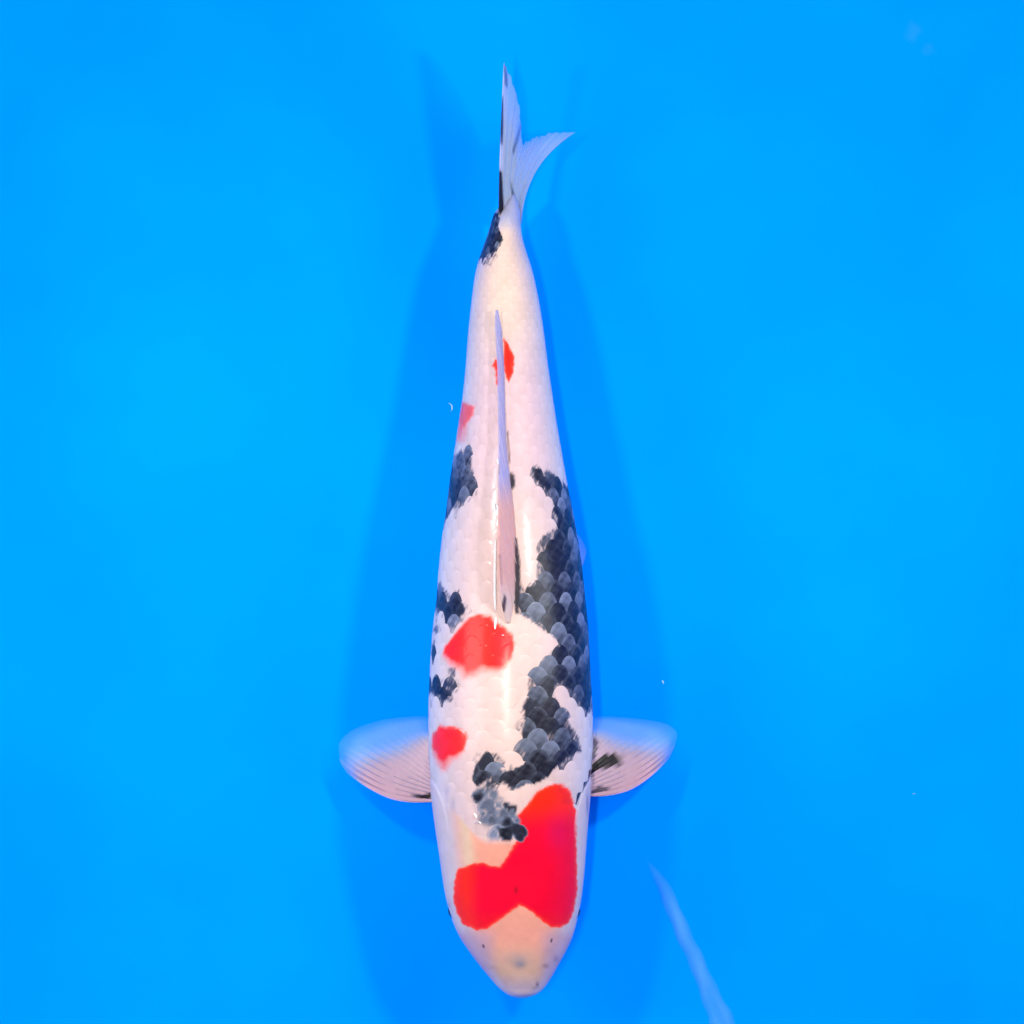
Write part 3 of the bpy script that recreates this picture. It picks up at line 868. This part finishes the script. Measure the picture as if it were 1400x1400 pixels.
def ellipsoid(name, c, ax, mat, parent, nu=20, nv_=14, rot=None):
    V = []
    for i in range(nv_ + 1):
        a_ = math.pi * i / nv_
        for j in range(nu):
            b_ = 2 * math.pi * j / nu
            V.append([ax[0] * math.sin(a_) * math.cos(b_), ax[1] * math.sin(a_) * math.sin(b_), ax[2] * math.cos(a_)])
    V = np.array(V)
    if rot is not None: V = V @ np.array(rot).T
    return make_mesh(name, V + np.array(c), grid_faces(nv_ + 1, nu, True), mat, parent)
M_EYE = plain('eye_white', (.36, .38, .46), .12, .6, .6)
M_PUP = plain('pupil_dark', (.012, .012, .02), .08, .6, .8)
M_DARK = plain('nostril_dark', (.16, .08, .10), .5)
M_LIP = plain('lip_skin', (.58, .44, .42), .45)
for sd in (-1, 1):
    y_e, th_e = 1247, math.radians(80) * sd
    p_ = body_s(y_e, th_e); n_ = body_n(y_e, th_e)
    t1 = np.array([0, 1, 0]) - n_ * n_[1]; t1 /= np.linalg.norm(t1); t2 = np.cross(n_, t1)
    Rm = np.stack([t1, t2, n_], 1)
    e = ellipsoid('eye', p_ - n_ * .0031, (.0072, .0066, .0042), M_EYE, koi, rot=Rm)
    ellipsoid('pupil', p_ - n_ * .0010, (.0046, .0038, .0027), M_PUP, e, rot=Rm)
for (nx, ny) in ((661, 1291), (754, 1283)):
    # find the skin point under that spot
    best = min(((abs(proj(body_s(ny, t_)[None])[0][0] - nx), t_) for t_ in np.linspace(-1.2, 1.2, 400)))[1]
    p_ = body_s(ny, best); n_ = body_n(ny, best)
    t1 = np.array([0, 1, 0]) - n_ * n_[1]; t1 /= np.linalg.norm(t1); t2 = np.cross(n_, t1)
    ellipsoid('nostril', p_, (.0020, .0010, .0003), M_DARK, koi, 12, 8, rot=np.stack([t1, t2, n_], 1))
# mouth: soft lip ring under the snout
V = []; n1, n2 = 28, 8
for i in range(n1):
    a_ = 2 * math.pi * i / n1
    for j in range(n2):
        b_ = 2 * math.pi * j / n2
        r = .0085 + .0016 * math.cos(b_)
        V.append(P(713 + r * math.cos(a_) / S, 1352 + r * .35 * math.sin(a_) / S, -.0175 - .004 * math.sin(a_) + .0018 * math.sin(b_)))
F = []
for i in range(n1):
    for j in range(n2):
        F.append((i * n2 + j, i * n2 + (j + 1) % n2, ((i + 1) % n1) * n2 + (j + 1) % n2, ((i + 1) % n1) * n2 + j))
make_mesh('mouth', V, F, M_LIP, koi)

# ---------------------------------------------------------------- specks drifting in the water
M_SPECK = plain('pale_speck', (.45, .62, .8), .4)
def speck(pts, z, r, label):
    path = np.array([P(x, y, z + .001 * k) for k, (x, y) in enumerate(pts)])
    n = len(path); sides = 6; V = []
    for i in range(n):
        rr = r * (1 - .7 * abs(2 * i / (n - 1) - 1))
        for k in range(sides):
            a_ = 2 * math.pi * k / sides
            V.append(path[i] + np.array([math.cos(a_) * rr, math.sin(a_) * rr * .6, math.sin(a_) * rr]))
    F = grid_faces(n, sides, True) + [tuple(range(sides)), tuple((n - 1) * sides + k for k in range(sides - 1, -1, -1))]
    o = make_mesh('floating_speck', V, F, M_SPECK)
    tag(o, label, 'speck', 'pale specks drifting in the water')
speck([(613, 551), (616, 552.5), (618, 555), (618, 560), (616.5, 562)], .0, .0004, 'curled pale fleck floating left of the fish beside its small red flank spot')
speck([(905, 930), (906.5, 932), (907, 935)], -.04, .0006, 'tiny pale speck in the water above the right pectoral fin')
speck([(1248, 1085), (1250, 1085.5), (1252, 1085)], -.06, .0005, 'tiny pale speck in open blue water at lower right')


# ---------------------------------------------------------------- glints painted as white strips along the dorsal fin and nape
def wet():  # white base colour stands in for lamp glints on water
    m, nt, b = new_mat('painted_glint')
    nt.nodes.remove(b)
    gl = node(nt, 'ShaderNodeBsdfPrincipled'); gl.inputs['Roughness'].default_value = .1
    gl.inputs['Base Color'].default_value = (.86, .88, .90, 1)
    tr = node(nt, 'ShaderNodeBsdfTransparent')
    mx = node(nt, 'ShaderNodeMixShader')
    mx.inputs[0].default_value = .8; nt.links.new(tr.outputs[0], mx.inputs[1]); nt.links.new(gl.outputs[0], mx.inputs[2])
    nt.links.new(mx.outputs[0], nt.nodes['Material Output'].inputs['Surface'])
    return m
M_GLINT = wet()
def back_at(x, y):
    l, r_ = float(Lf(y)), float(Rf(y))
    u = max(-.999, min(.999, (x - (l + r_) / 2) / ((r_ - l) / 2)))
    th_ = math.copysign(math.asin(abs(u) ** 1.06), u)
    return body_s(y, th_)
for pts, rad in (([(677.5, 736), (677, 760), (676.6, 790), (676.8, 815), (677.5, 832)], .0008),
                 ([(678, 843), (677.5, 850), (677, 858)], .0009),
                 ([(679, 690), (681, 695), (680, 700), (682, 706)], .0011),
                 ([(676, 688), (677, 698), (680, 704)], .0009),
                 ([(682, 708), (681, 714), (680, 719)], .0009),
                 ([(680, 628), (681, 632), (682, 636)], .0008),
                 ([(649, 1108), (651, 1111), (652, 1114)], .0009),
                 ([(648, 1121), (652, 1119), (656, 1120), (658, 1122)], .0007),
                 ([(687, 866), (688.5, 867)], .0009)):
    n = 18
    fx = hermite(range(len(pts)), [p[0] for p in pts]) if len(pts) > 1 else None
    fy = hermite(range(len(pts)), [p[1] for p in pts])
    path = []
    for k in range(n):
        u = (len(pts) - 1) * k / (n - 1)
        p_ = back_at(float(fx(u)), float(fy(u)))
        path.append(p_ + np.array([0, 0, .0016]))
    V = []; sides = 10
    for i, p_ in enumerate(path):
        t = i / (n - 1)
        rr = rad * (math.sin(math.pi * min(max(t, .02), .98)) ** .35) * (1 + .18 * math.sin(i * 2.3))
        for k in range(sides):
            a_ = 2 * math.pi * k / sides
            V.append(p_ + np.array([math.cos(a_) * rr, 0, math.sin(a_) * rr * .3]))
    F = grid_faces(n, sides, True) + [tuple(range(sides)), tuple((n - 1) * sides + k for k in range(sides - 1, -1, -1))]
    make_mesh('painted_glint', V, F, M_GLINT, koi)
